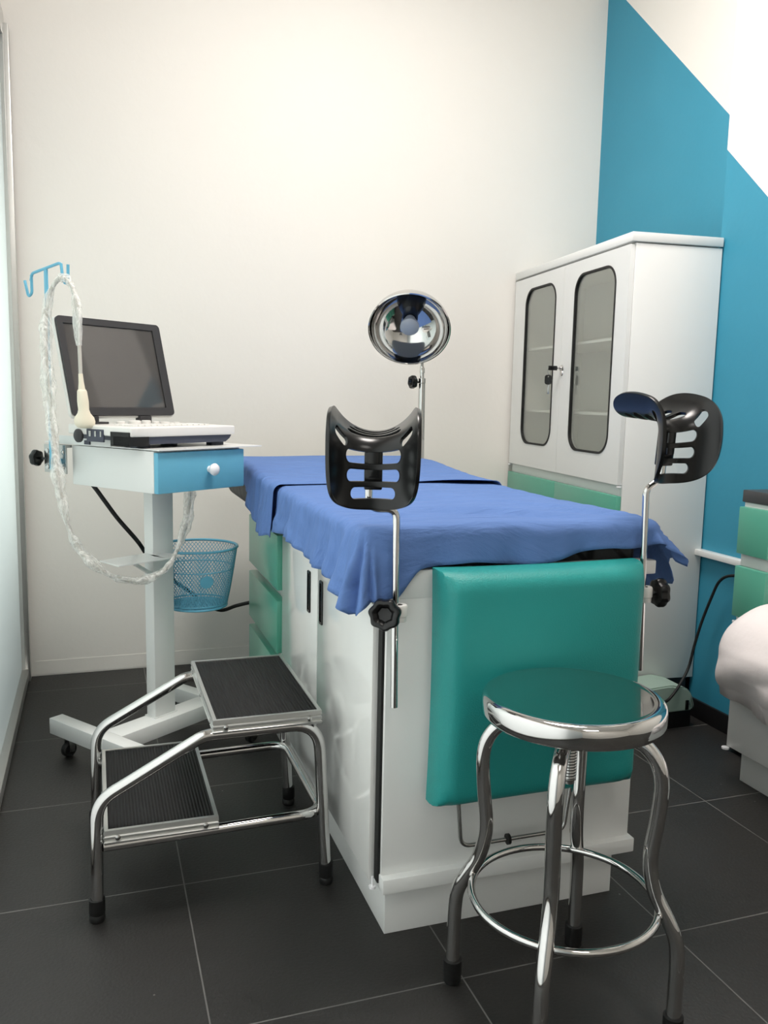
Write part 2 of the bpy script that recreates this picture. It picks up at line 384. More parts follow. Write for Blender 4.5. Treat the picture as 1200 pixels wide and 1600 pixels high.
# ================================================================= EXAMINATION BED
bed = thing('examination_bed', (1.03, 2.75, 0), label='white gynaecological examination bed with green drawers, dark plaid mattress and teal leg pad', cat='examination bed')
bm = B(); box(bm, 0.687, 1.37, 1.937, 3.61, 0, 0.15, 0.002); obj('plinth', bm, enamel, bed)
bm = B(); box(bm, 0.665, 1.395, 1.905, 3.64, 0.15, 0.92, 0.003)
box(bm, 0.662, 1.402, 1.882, 1.94, 0.145, 0.185, 0.003)
box(bm, 0.655, 1.4, 1.915, 3.66, 0.895, 0.925, 0.003)
box(bm, 0.662, 1.395, 1.903, 1.930, 0.90, 0.972, 0.004)
obj('body', bm, enamel, bed)
for (y0, y1, hy) in ((1.945, 2.497, 2.445), (2.503, 3.02, 2.60)):
    bm = B(); box(bm, 0.643, 0.662, y0, y1, 0.155, 0.882, 0.003); d = obj('door', bm, gloss_w, bed)
    bm = B(); prism(bm, rrect(hy-.017, hy+.017, 0.70, 0.835, 0.006), 'x', 0.6445, 0.6385, holes=[rrect(hy-.011, hy+.011, 0.708, 0.827, 0.004)])
    box(bm, 0.6428, 0.6440, hy-.012, hy+.012, 0.705, 0.83)
    box(bm, 0.6405, 0.6430, hy+.004, hy+.012, 0.708, 0.827)
    obj('handle', bm, blackpl, d, label='black recessed grip')
bm = B(); box(bm, 0.658, 0.667, 1.916, 1.944, 0.16, 0.885); obj('gasket_or_gap_shade', bm, blackmt, bed)  # black strip standing in for shade in the gap between door and front post
bm = B(); lathe(bm, (0.648, 1.925, 0.150), (0, 0, -1), [(0, 0), (0.009, 0), (0.009, 0.006), (0.004, 0.008), (0, 0.009)], 16)
cyl(bm, (0.648, 1.925, 0.150), (0.648, 1.925, 0.175), 0.003, seg=10); obj('hinge_pin', bm, white_kn, bed)
for (z0, z1) in ((0.672, 0.878), (0.432, 0.632), (0.185, 0.392)):
    bm = B(); box(bm, 0.628, 0.664, 3.04, 3.635, z0, z1, 0.003); obj('drawer', bm, green, bed)
# mattress with sagging rounded edge
def cushion(bm, x0, x1, y0, y1, z0, z1, r, seg=5, bulge=0.0, nx=10, ny=14):
    box(bm, x0, x1, y0, y1, z0, z1, r, seg)
    return bm
bm = B(); cushion(bm, 0.645, 1.398, 1.936, 3.0, 0.925, 1.065, 0.035, 5); cushion(bm, 0.590, 1.412, 2.985, 4.02, 0.925, 1.085, 0.045, 5)
obj('mattress', bm, plaid_m, bed)
# teal pad hanging on the front
def pad():
    bm = B(); n = 28; x0, x1, z0, z1 = 0.770, 1.338, 0.388, 0.982; yb = 1.880; t = 0.072
    def prof(u):
        a = min(1, (1-abs(u))/0.16); return math.sqrt(max(0, 1-(1-a)**2.4))
    rows = []
    for i in range(n+1):
        v = math.sin((i/n*2-1)*math.pi/2); row = []
        for j in range(n+1):
            u = math.sin((j/n*2-1)*math.pi/2)
            f = min(prof(u), prof(v))*0.55+prof(u)*prof(v)*0.45
            pinch = 1-0.018*(abs(u)**6)*(1-abs(v)**2)-0.0
            pz = 1-0.012*(abs(v)**6)*(1-abs(u)**2)
            dim = 0.010*math.exp(-((abs(u)-0.9)**2+(abs(v)-0.93)**2)/0.003)
            row.append(bm.verts.new(((x0+x1)/2+(x1-x0)/2*u*pinch, yb-0.028-t*f*(0.93+0.07*(1-u*u)*(1-v*v))+dim, (z0+z1)/2+(z1-z0)/2*v*pz)))
        rows.append(row)
    for i in range(n):
        for j in range(n): bm.faces.new((rows[i][j], rows[i][j+1], rows[i+1][j+1], rows[i+1][j]))
    be = [e for e in bm.edges if e.is_boundary]
    r = bmesh.ops.extrude_edge_only(bm, edges=be); nv = [q for q in r['geom'] if isinstance(q, bmesh.types.BMVert)]
    for v_ in nv: v_.co.y = yb
    bmesh.ops.holes_fill(bm, edges=[e for e in bm.edges if e.is_boundary])
    return bm
pd = obj('leg_pad', pad(), teal, bed, label='teal vinyl pad hanging on the front')
bm = B(); box(bm, 0.80, 1.31, 1.880, 1.905, 0.42, 0.95, 0.002); obj('pad_board', bm, enamel, bed)
bm = B(); tube(bm, fillet([(0.853, 1.875, 0.43), (0.866, 1.868, 0.252), (1.165, 1.868, 0.252), (1.190, 1.875, 0.43)], 0.03), 0.0055, 10)
ur = obj('support_rod', bm, steel, bed)
bm = B(); lathe(bm, (1.000, 1.868, 0.252), (1, 0, 0), [(0.006, -0.006), (0.014, -0.004), (0.014, 0.004), (0.006, 0.006)], 20); obj('rubber_ring', bm, blackmt, ur)
bm = B(); box(bm, 1.335, 1.432, 1.902, 1.935, 0.930, 0.968, 0.004); obj('side_bracket', bm, enamel, bed)

# ---------------------------------------------------------------- drapes
def sstep(a, b, x):
    t = max(0, min(1, (x-a)/(b-a))); return t*t*(3-2*t)
def drape(x0, x1, y0, y1, top, oL, oR, oF, oB, out_ang, ripple, res=0.0125, extra=None, corner=None):
    bm = B()
    U = int(((x1-x0)+0.45)/res); V = int(((y1-y0)+0.3)/res); grid = []
    r = 0.03
    for j in range(V+1):
        row = []
        for i in range(U+1):
            fu = i/U; fv = j/V
            yy0 = y0; X = x0+(x1-x0)*fu; Y = y0+(y1-y0)*fv
            l, rr_ = oL(Y), oR(Y); fr, bk = oF(X), oB(X)
            X1 = (x0-l)+(x1+rr_-x0+l)*fu; Y1 = (y0-fr)+(y1+bk-y0+fr)*fv
            X1 = min(max(X1, x0), x1); Y1 = min(max(Y1, y0), y1); l, rr_ = oL(Y1), oR(Y1); fr, bk = oF(X1), oB(X1)
            X = (x0-l)+(x1+rr_-x0+l)*fu; Y = (y0-fr)+(y1+bk-y0+fr)*fv
            a = (X-x0) if X < x0 else ((X-x1) if X > x1 else 0.0)
            b = (Y-y0) if Y < y0 else ((Y-y1) if Y > y1 else 0.0)
            s = math.hypot(a, b); Xc = min(max(X, x0), x1); Yc = min(max(Y, y0), y1)
            z = top(Xc, Yc)
            if corner and a < 0 and b < 0 and s > 0: s *= max(abs(a), abs(b))/s*0.35+0.65; s = min(s, 0.225)
            if s < 1e-6:
                co = Vector((Xc, Yc, z))
            else:
                hyp = math.hypot(a, b); dx, dy = a/hyp, b/hyp
                th = min(s/r, math.pi/2)
                h = r*math.sin(th); dn = r*(1-math.cos(th)); rest = max(0, s-r*math.pi/2)
                ph = out_ang(Xc, Yc, dx, dy)
                rip = ripple(X, Y, dx, dy)*sstep(0.0, 0.16, s)
                h += rest*math.sin(ph)+rip; dn += rest*math.cos(ph)
                co = Vector((Xc+dx*h, Yc+dy*h, z-dn))
            if extra: co += extra(X, Y)*(1.0 if s < 1e-6 else max(0, 1-s/0.05))
            row.append(bm.verts.new(co))
        grid.append(row)
    for j in range(V):
        for i in range(U): bm.faces.new((grid[j][i], grid[j][i+1], grid[j+1][i+1], grid[j+1][i]))
    return bm
def nz(x, y, s, k=0.0): return noise.noise(Vector((x*s, y*s, k)))
def ridge(X, Y, p, q, wd, amp):
    P = Vector(p); Q = Vector(q); d = Q-P; L = d.length; d /= L; v = Vector((X, Y))-P; t = v.dot(d)/L
    if t < 0 or t > 1: return 0
    return amp*math.exp(-((v-d*v.dot(d)).length/wd)**2)*math.sin(math.pi*t)**0.6
def topf(X, Y):
    z = 1.074+0.006*nz(X, Y, 3.0, 1)+0.0035*nz(X*0.8, Y*2.6, 6.0, 5)
    z += 0.010*math.exp(-((X-1.0)/0.35)**2)
    z += ridge(X, Y, (0.80, 2.16), (1.30, 1.985), 0.022, 0.013)-ridge(X, Y, (0.86, 2.08), (1.28, 1.955), 0.018, 0.006)
    z += ridge(X, Y, (1.10, 2.32), (1.42, 2.02), 0.02, 0.010)+ridge(X, Y, (1.2, 2.12), (1.42, 1.98), 0.016, 0.012)
    z += ridge(X, Y, (0.63, 2.02), (0.84, 2.12), 0.020, 0.010)+ridge(X, Y, (0.62, 2.3), (0.80, 2.26), 0.015, 0.006)
    return z
L_front = lambda Y: 0.165+0.012*math.sin(Y*9)+0.045*math.exp(-((Y-1.93)/0.15)**2)
R_front = lambda Y: 0.235+0.01*math.sin(Y*7+1)-0.10*(1-sstep(1.922, 1.965, Y))
def F_front(X):
    return 0.118+0.075*(1-sstep(0.665, 0.75, X))+0.006*math.sin(X*20)-0.035*sstep(1.08, 1.30, X)+0.0*sstep(1.36, 1.415, X)
def ang_front(X, Y, dx, dy):
    if dx < 0 and dy < 0: return 0.28
    if dx > 0 and dy < 0: return 0.66
    if dx > 0: return 0.14+0.46*(1-sstep(1.94, 2.10, Y))
    if dx < 0: return 0.16+0.10*(1-sstep(1.92, 2.15, Y))
    return 0.05
def rip_front(X, Y, dx, dy):
    e = 0.008*math.sin(27*Y+4*math.sin(6*Y))+0.022*nz(X*0.3, Y, 9, 3)+0.012*nz(X, Y, 22, 8)
    f = 0.008*math.sin(30*X+0.6)+0.004*math.sin(62*X)
    return (dx*dx)*e+(dy*dy)*f+abs(dx*dy)*2*0.022*math.sin(9*math.atan2(dy, dx)+1.2)
bm = drape(0.622, 1.412, 1.922, 3.06, topf, L_front, R_front, F_front, lambda X: 0.0, ang_front, rip_front, corner=True)
dr = obj('surgical_drape', bm, drape_m, base=(1.02, 2.5, 1.074), smooth=180)
tag(dr, 'creased blue disposable drape hanging over the front part of the examination bed', 'drape')
def topb(X, Y):
    z = 1.086+0.030*sstep(2.95, 3.55, Y)+0.004*nz(X, Y, 3.5, 11)+0.003*nz(X*0.7, Y*3, 5, 2)
    z += 0.006*math.exp(-((Y-2.88-0.04*math.sin(X*3))/0.02)**2)
    return z
def L_back(Y): return 0.205-0.185*sstep(3.05, 3.75, Y)+0.008*math.sin(13*Y)
bm = drape(0.606, 1.414, 2.86, 3.80, topb, L_back, lambda Y: 0.2, lambda X: 0.0, lambda X: 0.015,
           lambda X, Y, dx, dy: 0.10, lambda X, Y, dx, dy: dx*dx*(0.010*math.sin(25*Y+2)+0.006*math.sin(60*Y)))
dr2 = obj('surgical_drape', bm, drape_m, base=(1.02, 3.3, 1.1), smooth=180)
tag(dr2, 'blue disposable drape over the raised head end of the bed', 'drape')
for o in (dr, dr2):
    md = o.modifiers.new('thickness', 'SOLIDIFY'); md.thickness = 0.0012; md.offset = 1

# ---------------------------------------------------------------- leg supports (stirrups)
def shell_mesh(nu=110, nv=110, thick=0.012, fl=1.0, aw=1.22):
    """curved slotted knee shell: s across -1..1, t up -1..1; open side faces -y"""
    def slot(s, t, cx, cy, hx, r, ang=0.0):
        c, sn = math.cos(ang), math.sin(ang); x = (s-cx)*c+(t-cy)*sn; y = -(s-cx)*sn+(t-cy)*c
        x = max(abs(x)-hx, 0); return math.hypot(x, y)-r
    def outline(s, t):
        return (abs(s)**2.7+abs(t)**3.2)**(1/2.9)-1.0
    def g(s, t):
        v = outline(s, t)
        rows = [slot(s, sg*t, 0, c_, h_, 0.088) for sg in (1, -1) for c_, h_ in ((-0.22, 0.42), (-0.48, 0.40), (-0.74, 0.32))]
        for q in rows+[slot(s, t, 0.64, -0.02, 0.10, 0.062, 0.35), slot(s, t, -0.64, -0.02, 0.10, 0.062, -0.35)]:
            v = max(v, -q)
        return v
    bm = B(); vs = {}
    def pos(s, t):
        A = aw; Rr_ = 0.101/math.sin(A); th = s*A; rb = 0.036; hb = rb*math.pi/4; l = t*0.152
        x = Rr_*math.sin(th); h = Rr_*(1-math.cos(th))
        q = max(0, min(math.pi/2, (l+hb)/rb)); ny, nz_ = -math.cos(q), math.sin(q)
        if l < -hb: y, z = 0, l+hb
        elif l > hb: y, z = rb+(l-hb), rb
        else: y, z = rb*(1-math.cos(q)), rb*math.sin(q)
        # normals blend softly along the length so the wings sweep round like a saddle
        q2 = math.pi/2*sstep(-0.85, 0.85, t); ny, nz_ = -math.cos(q2), math.sin(q2)
        y += ny*h; z += nz_*h
        return Vector((x, y, z))
    G = [[None]*(nu+1) for _ in range(nv+1)]
    for j in range(nv+1):
        for i in range(nu+1):
            s = -1.06+2.12*i/nu; t = -1.06+2.12*j/nv
            G[j][i] = [s, t, g(s, t), None]
    def snap(s, t):
        for _ in range(4):
            v = g(s, t); e = 1e-3; gx = (g(s+e, t)-v)/e; gy = (g(s, t+e)-v)/e; n2 = gx*gx+gy*gy
            if n2 < 1e-4: break
            k = v/n2; s -= gx*max(-.03, min(.03, k)); t -= gy*max(-.03, min(.03, k))
        return s, t
    keep = [[False]*nu for _ in range(nv)]
    for j in range(nv):
        for i in range(nu):
            c = [G[j][i], G[j][i+1], G[j+1][i+1], G[j+1][i]]
            keep[j][i] = sum(1 for q in c if q[2] < 0) >= 3
    for j in range(nv+1):
        for i in range(nu+1):
            nb = [keep[jj][ii] for jj in (j-1, j) for ii in (i-1, i) if 0 <= jj < nv and 0 <= ii < nu]
            if not any(nb): continue
            s, t, v, _ = G[j][i]
            if not all(nb) or v > 0: s, t = snap(s, t)
            G[j][i][3] = bm.verts.new(pos(s, t))
    for j in range(nv):
        for i in range(nu):
            if keep[j][i]:
                bm.faces.new([G[j][i][3], G[j][i+1][3], G[j+1][i+1][3], G[j+1][i][3]])
    return bm
def leg_support(rodpts, side, center, yaw, pitch, bracket, clamp, knob_o, knob_ax, label):
    t = thing('leg_support', (rodpts[0][0], rodpts[0][1], rodpts[0][2]), label=label, cat='leg support', group='knee supports on the bed front')
    bm = B(); tube(bm, fillet(rodpts, 0.028, 8), 0.0088, 16); rod = obj('rod', bm, chrome, t)
    M = Matrix.Translation(center) @ Matrix.Rotation(yaw, 4, 'Z') @ Matrix.Rotation(pitch, 4, 'X')
    bm = shell_mesh(aw=1.28); bm.transform(M)
    sh = obj('knee_shell', bm, blackpl, t, smooth=180)
    md = sh.modifiers.new('thickness', 'SOLIDIFY'); md.thickness = 0.009*S; md.offset = 0
    bv = sh.modifiers.new('round', 'BEVEL'); bv.width = 0.0022; bv.segments = 2; bv.limit_method = 'ANGLE'; bv.angle_limit = math.radians(50)
    bm = B(); box(bm, -0.021, 0.021, 0.008, 0.034, -0.080, 0.020, 0.004)
    box(bm, -0.013, 0.013, 0.0, 0.012, -0.05, 0.015, 0.003); bm.transform(M)
    obj('mount_block', bm, blackpl, t)
    x, y, z = clamp
    bm = B(); lathe(bm, (x, y, z-.022), (0, 0, 1), [(0.009, 0), (0.018, 0), (0.019, 0.003), (0.019, 0.012), (0.021, 0.014), (0.021, 0.036), (0.019, 0.040), (0.009, 0.040)], 28)
    ka = Vector(knob_ax).normalized()
    obj('clamp', bm, offw, t)
    bm = B(); cyl(bm, Vector((x, y, z))+ka*0.012, Vector(knob_o)+ka*0.006, 0.006, seg=12); obj('screw', bm, steel, t)
    bm = B(); star_knob(bm, knob_o, ka, 0.037, 0.030); obj('knob', bm, blackpl, t)
    return t
leg_support([(0.672, 1.858, 0.647), (0.668, 1.858, 0.88), (0.667, 1.858, 1.130), (0.600, 1.865, 1.130), (0.600, 1.865, 1.225)], -1,
            (0.600, 1.835, 1.255), math.radians(-19), math.radians(4), None, (0.678, 1.858, 0.882), (0.639, 1.835, 0.888), (-0.5, -0.85, 0.0),
            'black slotted knee support on bent chrome rod, bed corner nearest the step stool')
leg_support([(1.366, 1.858, 0.681), (1.358, 1.858, 0.93), (1.352, 1.858, 1.166), (1.402, 1.865, 1.196), (1.408, 1.868, 1.26)], 1,
            (1.412, 1.842, 1.305), math.radians(9), math.radians(4), None, (1.366, 1.858, 0.890), (1.396, 1.858, 0.890), (1, -0.12, 0),
            'black slotted knee support seen from the side, on the bed corner nearest the tall cabinet')

# ================================================================= STEP STOOL
ss = thing('step_stool', (0.30, 2.46, 0), label='chrome two-step foot stool with black ribbed rubber treads beside the bed', cat='step stool')
for y in (2.215, 2.715):
    bm = B(); r = 0.0165
    pts = [(-0.018, y, 0.012), (-0.012, y, 0.375), (0.30, y, 0.465), (0.585, y, 0.462), (0.605, y, 0.012)]
    pts = [(-0.020, y, 0.012), (-0.014, y, 0.330), (0.262, y, 0.480), (0.578, y, 0.482), (0.604, y, 0.012)]
    tube(bm, fillet(pts, 0.085, 10), r, 16)
    fr = obj('side_frame', bm, chrome, ss)
    for x in (-0.020, 0.604):
        bm = B(); lathe(bm, (x, y, 0), (0, 0, 1), [(0, 0), (0.019, 0), (0.021, 0.006), (0.020, 0.018), (0.0185, 0.02), (0.021, 0.025), (0.021, 0.062), (0.016, 0.064)], 20)
        obj('rubber_foot', bm, blackmt, fr)
bm = B(); tube(bm, fillet([(0.0, 2.215, 0.205), (0.592, 2.215, 0.215), (0.592, 2.715, 0.215), (0.0, 2.715, 0.205)], 0.07, 8), 0.0145, 14)
obj('lower_rail', bm, chrome, ss)
def tread(x0, x1, y0, y1, z, nm='tread'):
    bm = B(); box(bm, x0+.005, x1-.005, y0+.005, y1-.005, z-.028, z-.001, 0.001)
    t = obj(nm, bm, tread_m, ss, label='black ribbed rubber top')
    bm = B()
    prof = [(0, -0.036), (0.004, -0.036), (0.006, -0.030), (0.002, -0.027), (0.005, -0.022), (0.005, -0.016), (0.002, -0.013), (0.005, -0.009), (0.004, 0.002), (-0.006, 0.002), (-0.006, -0.001), (0, -0.001)]
    rings = []
    for (sx, sy) in ((x0, y0), (x1, y0), (x1, y1), (x0, y1)):
        ox = -1 if sx == x0 else 1; oy = -1 if sy == y0 else 1
        rings.append([bm.verts.new((sx+ox*p[0], sy+oy*p[0], z+p[1])) for p in prof])
    for i in range(4):
        A, Q = rings[i], rings[(i+1) % 4]
        for k in range(len(prof)):
            k2 = (k+1) % len(prof); bm.faces.new((A[k], A[k2], Q[k2], Q[k]))
    e = obj('trim', bm, alu, t, label='ribbed aluminium edge trim', smooth=20)
    def riv(p, a): obj('rivet', lathe(B(), p, a, [(0.007, 0), (0.007, 0.002), (0.003, 0.004), (0, 0.0045)], 14), steel, t)
    for x in (x0+.03, x1-.03):
        riv((x, y0-.005, z-.019), (0, -1, 0)); riv((x, y1+.005, z-.019), (0, 1, 0))
    for yy in (y0+.05, y1-.05, (y0+y1)/2):
        riv((x0-.005, yy, z-.019), (-1, 0, 0))
tread(0.288, 0.578, 2.203, 2.735, 0.522)
tread(0.006, 0.293, 2.203, 2.735, 0.252)
for y in (2.215, 2.715):
    for x in (0.33, 0.54): obj('tread_bracket', box(B(), x-.02, x+.02, y-.012, y+.012, 0.484, 0.494), steel, ss)
for y0 in (2.205, 2.70): obj('tread_bracket', box(B(), 0.02, 0.28, y0, y0+.03, 0.216, 0.224), steel, ss)

# ================================================================= ROUND STOOL
SX, SY = 0.98, 1.56
st = thing('round_stool', (SX, SY, 0), label='round chrome swivel stool with four bent legs and a foot ring', cat='stool')
bm = B()
lathe(bm, (SX, SY, 0.700), (0, 0, 1), [(0, 0.006), (0.150, 0.006), (0.184, 0.000), (0.1965, 0.006), (0.199, 0.014), (0.199, 0.036), (0.1965, 0.046), (0.190, 0.052), (0.180, 0.0545), (0.174, 0.053), (0.168, 0.0525), (0, 0.0525)], 96)
obj('seat', bm, chrome, st, label='polished steel disc seat', smooth=60)
bm = B()
n = 22*12
ring_pts = []
for i in range(n+1):
    a = 2*math.pi*i/12; ring_pts.append((SX+0.013*math.cos(a), SY+0.013*math.sin(a), 0.555+0.145*i/n))
tube(bm, ring_pts, 0.0028, 6); cyl(bm, (SX, SY, 0.550), (SX, SY, 0.704), 0.0125, seg=20)
obj('screw_spindle', bm, steel, st, label='threaded steel spindle')
bm = B(); cyl(bm, (SX, SY, 0.655), (SX, SY, 0.690), 0.034, seg=28); obj('hub', bm, chrome, st)
for k in range(4):
    a = math.radians(50.6+90*k); e = Vector((math.cos(a), math.sin(a), 0)); O_ = Vector((SX, SY, 0))
    prof = [(0.03, 0.672), (0.10, 0.674), (0.150, 0.664), (0.182, 0.630), (0.195, 0.58), (0.191, 0.50), (0.183, 0.43), (0.184, 0.385), (0.197, 0.332), (0.222, 0.285), (0.243, 0.24), (0.250, 0.19), (0.251, 0.10), (0.251, 0.012)]
    pts = [O_+e*p[0]+Vector((0, 0, p[1])) for p in prof]
    bm = B(); tube(bm, smoothpath(pts, 5), 0.0165, 18)
    lg = obj('leg', bm, chrome, st, smooth=60)
    f = O_+e*0.251
    bm = B(); lathe(bm, f, (0, 0, 1), [(0, 0), (0.019, 0), (0.022, 0.006), (0.0205, 0.016), (0.022, 0.02), (0.022, 0.058), (0.0165, 0.060)], 22)
    obj('rubber_foot', bm, blackmt, lg)
bm = B(); tube(bm, [(SX+0.206*math.cos(2*math.pi*i/72), SY+0.206*math.sin(2*math.pi*i/72), 0.283) for i in range(72)], 0.0088, 12, closed=True)
obj('foot_ring', bm, chrome, st)

# ================================================================= TALL CABINET (own frame: x depth, y along the front)
cb = thing('medicine_cabinet', (2.125, 3.085, 0), rz=math.radians(5.5), label='tall white medicine cabinet with two glazed doors and green drawers below', cat='cabinet')
cb.rotation_euler = (0, 0, math.radians(-5.5))
W, D = 1.255, 0.400
bm = B()
box(bm, 0.0, D, 0.0, 0.018, 0.174, 2.04, 0.002); box(bm, 0.0, D, W-.018, W, 0.174, 2.04, 0.002)
box(bm, D-.012, D, 0.018, W-.018, 0.174, 2.04); box(bm, 0.0, D, 0.018, W-.018, 0.174, 0.20)
box(bm, 0.0, D-.012, 0.018, W-.018, 1.020, 1.045); box(bm, 0.0, D, 0.018, W-.018, 2.02, 2.04)
box(bm, 0.0, 0.02, 0.018, W-.018, 0.2, 1.02)
obj('body', bm, enamel, cb, local=True)
bm = B(); box(bm, 0.04, D-.02, 0.02, W-.02, 0, 0.174); obj('plinth', bm, darkgrey, cb, local=True)
bm = B(); box(bm, -0.022, D+.0, -0.006, W+.004, 2.045, 2.083, 0.003); obj('top_board', bm, enamel, cb, local=True)
for z in (1.33, 1.66):
    bm = B(); box(bm, 0.03, D-.013, 0.019, W-.019, z, z+.012); obj('shelf', bm, enamel, cb, local=True)
for (y0, y1, wy0, wy1) in ((0.004, W/2-.001, 0.115, 0.500), (W/2+.001, W-.004, 0.715, 1.090)):
    bm = B()
    prism(bm, rrect(y0, y1, 1.040, 2.035, 0.004, 3), 'x', -0.022, -0.002, holes=[rrect(wy0, wy1, 1.165, 1.970, 0.085, 10)])
    dd = obj('door', bm, enamel, cb, local=True)
    bm = B(); prism(bm, rrect(wy0-.005, wy1+.005, 1.160, 1.975, 0.089, 12), 'x', -0.025, -0.012, holes=[rrect(wy0+.004, wy1-.004, 1.169, 1.966, 0.081, 12)])
    obj('gasket_or_gap_shade', bm, blackmt, dd, local=True)
    bm = B(); prism(bm, rrect(wy0, wy1, 1.166, 1.969, 0.083, 10), 'x', -0.016, -0.012)
    obj('glass', bm, glass_clear, dd, local=True)
    if y0 < 0.1:
        ly = y1-0.018
        bm = B(); lathe(bm, (-0.022, ly, 1.548), (-1, 0, 0), [(0.017, 0), (0.016, 0.004), (0.010, 0.006), (0.009, 0.012), (0, 0.013)], 24); obj('lock', bm, chrome, dd, local=True)
        bm = B(); lathe(bm, (-0.022, ly, 1.525), (-1, 0, 0), [(0.014, 0), (0.012, 0.004), (0.0, 0.005)], 20)
        obj('keyhole_plate', bm, chrome, dd, local=True)
for (y0, y1) in ((0.004, W/2-.001), (W/2+.001, W-.004)):
    for (z0, z1) in ((0.735, 0.992), (0.455, 0.710), (0.20, 0.43)):
        bm = B(); box(bm, -0.026, -0.001, y0, y1, z0, z1, 0.003); obj('drawer', bm, green, cb, local=True)
for yy in (0.006, W-.006):
    bm = B(); lathe(bm, (-0.014, yy, 1.036), (0, 0, -1), [(0, 0), (0.011, 0), (0.011, 0.006), (0.004, 0.008), (0, 0.009)], 16); obj('hinge_pin', bm, white_kn, cb, local=True)
# key in the lock with a spare hanging from it
def cabp(x, y, z):
    a = math.radians(-5.5); return Vector((2.125+x*math.cos(a)-y*math.sin(a), 3.085+x*math.sin(a)+y*math.cos(a), z))
ly = W/2-.001-0.018
kp = cabp(-0.035, ly, 1.548)
k = thing('cabinet_key', kp, label='black headed key hanging from the other key in the white cabinet lock', cat='key')
ax = (cabp(-1, 0, 0)-cabp(0, 0, 0)).normalized(); ay = (cabp(0, 1, 0)-cabp(0, 0, 0)).normalized()
bm = B(); q0 = kp; q1 = kp+ax*0.050
tube(bm, [q0, q0+ax*0.012], 0.004, 8); 
M = Matrix((( *ax, 0), (*ay, 0), (0, 0, 1, 0), (0, 0, 0, 1))).transposed(); M.translation = kp
b2 = B(); box(b2, 0.012, 0.058, -0.004, 0.004, -0.011, 0.011, 0.003); b2.transform(M)
obj('key_head', b2, blackpl, k); obj('key_shank', bm, steel, k)
rg = [kp+ax*(0.052+0.008*math.cos(t_))+Vector((0, 0, -0.014+0.020*math.sin(t_))) for t_ in [2*math.pi*i/20 for i in range(20)]]
bm = B(); tube(bm, rg, 0.0012, 6, closed=True); obj('key_ring', bm, steel, k)
b2 = B(); kc = kp+ax*0.056+Vector((0, 0, -0.055))
prism(b2, rrect(-0.018, 0.018, -0.024, 0.022, 0.012, 6), 'x', -0.004, 0.004, holes=[rrect(-0.006, 0.006, 0.010, 0.017, 0.003, 4)])
RM = Matrix.Translation(kc) @ Matrix.Rotation(math.radians(25), 4, 'Z')
b2.transform(RM); obj('key_head', b2, blackpl, k)
b2 = B(); box(b2, -0.0015, 0.0015, -0.007, 0.006, -0.070, -0.022, 0.0005); b2.transform(RM); obj('key_shank', b2, steel, k)

# ================================================================= EXAMINATION LAMP
LX, LY = 1.538, 3.96
lp = thing('examination_lamp', (LX, LY, 0), label='chrome floor lamp with a mirrored dome shade behind the bed', cat='floor lamp')
bm = B(); lathe(bm, (LX, LY, 0), (0, 0, 1), [(0, 0), (0.085, 0), (0.09, 0.008), (0.085, 0.022), (0.04, 0.034), (0.02, 0.06), (0, 0.061)], 40); obj('base', bm, chrome, lp)
bm = B(); cyl(bm, (LX+.01, LY, 0.05), (LX, LY, 1.485), 0.0225, 0.0165, seg=24)
lathe(bm, (LX, LY, 1.462), (0, 0, 1), [(0.0165, 0), (0.0185, 0.002), (0.0185, 0.024), (0.0165, 0.026)], 24); obj('lower_pole', bm, chrome, lp)
bm = B(); cyl(bm, (LX, LY, 1.480), (LX-.002, LY, 1.545), 0.0105, seg=18); lathe(bm, (LX, LY, 1.512), (0, 0, 1), [(0.0105, 0), (0.013, 0.001), (0.012, 0.026), (0.0105, 0.027)], 20)
tube(bm, smoothpath([(LX-.002, LY, 1.54), (LX-.002, LY, 1.66), (LX-.012, LY, 1.72), (LX-.05, LY-.06, 1.80), (LX-.10, LY-.15, 1.79)], 8), 0.0085, 14)
obj('upper_pole', bm, chrome, lp)
bm = B(); cyl(bm, (LX-.014, LY, 1.468), (LX-.045, LY-.004, 1.468), 0.0045, seg=10); star_knob(bm, (LX-.034, LY-.003, 1.468), (-1, -.12, 0), 0.031, 0.030, 6); obj('knob', bm, blackpl, lp)
nrm = Vector((-0.30, -0.74, -0.60)).normalized(); oc = Vector((1.375, 3.715, 1.699)); Rr = 0.186
bm = B(); prof = []
for i in range(25):
    a = math.radians(90*(i/24)); prof.append((Rr*(math.sin(math.radians(88)) if i == 24 else math.sin(a)), -Rr*0.80*math.cos(a)))
prof = [(max(1e-7, p[0]), p[1]) for p in prof]; prof[0] = (0, prof[0][1])
inner = [(p[0]-0.0035 if p[0] > 0.01 else p[0], p[1]+0.004) for p in prof[::-1]]; inner[-1] = (0, inner[-1][1])
lathe(bm, oc, nrm, prof+[(Rr+.003, 0.004), (Rr-.002, 0.006)]+inner[0:], 72)
shd = obj('shade', bm, chrome, lp, smooth=60)
bm = B(); lathe(bm, oc, nrm, [(0, -0.152), (0.036, -0.152), (0.036, -0.095), (0.030, -0.085), (0, -0.085)], 32); obj('socket', bm, blackpl, lp)
bm = B(); lathe(bm, oc, nrm, [(0.024, -0.088), (0.028, -0.07), (0.042, -0.035), (0.044, -0.020), (0.036, -0.012), (0.0, -0.008)], 36); obj('bulb', bm, bulb_m, lp)

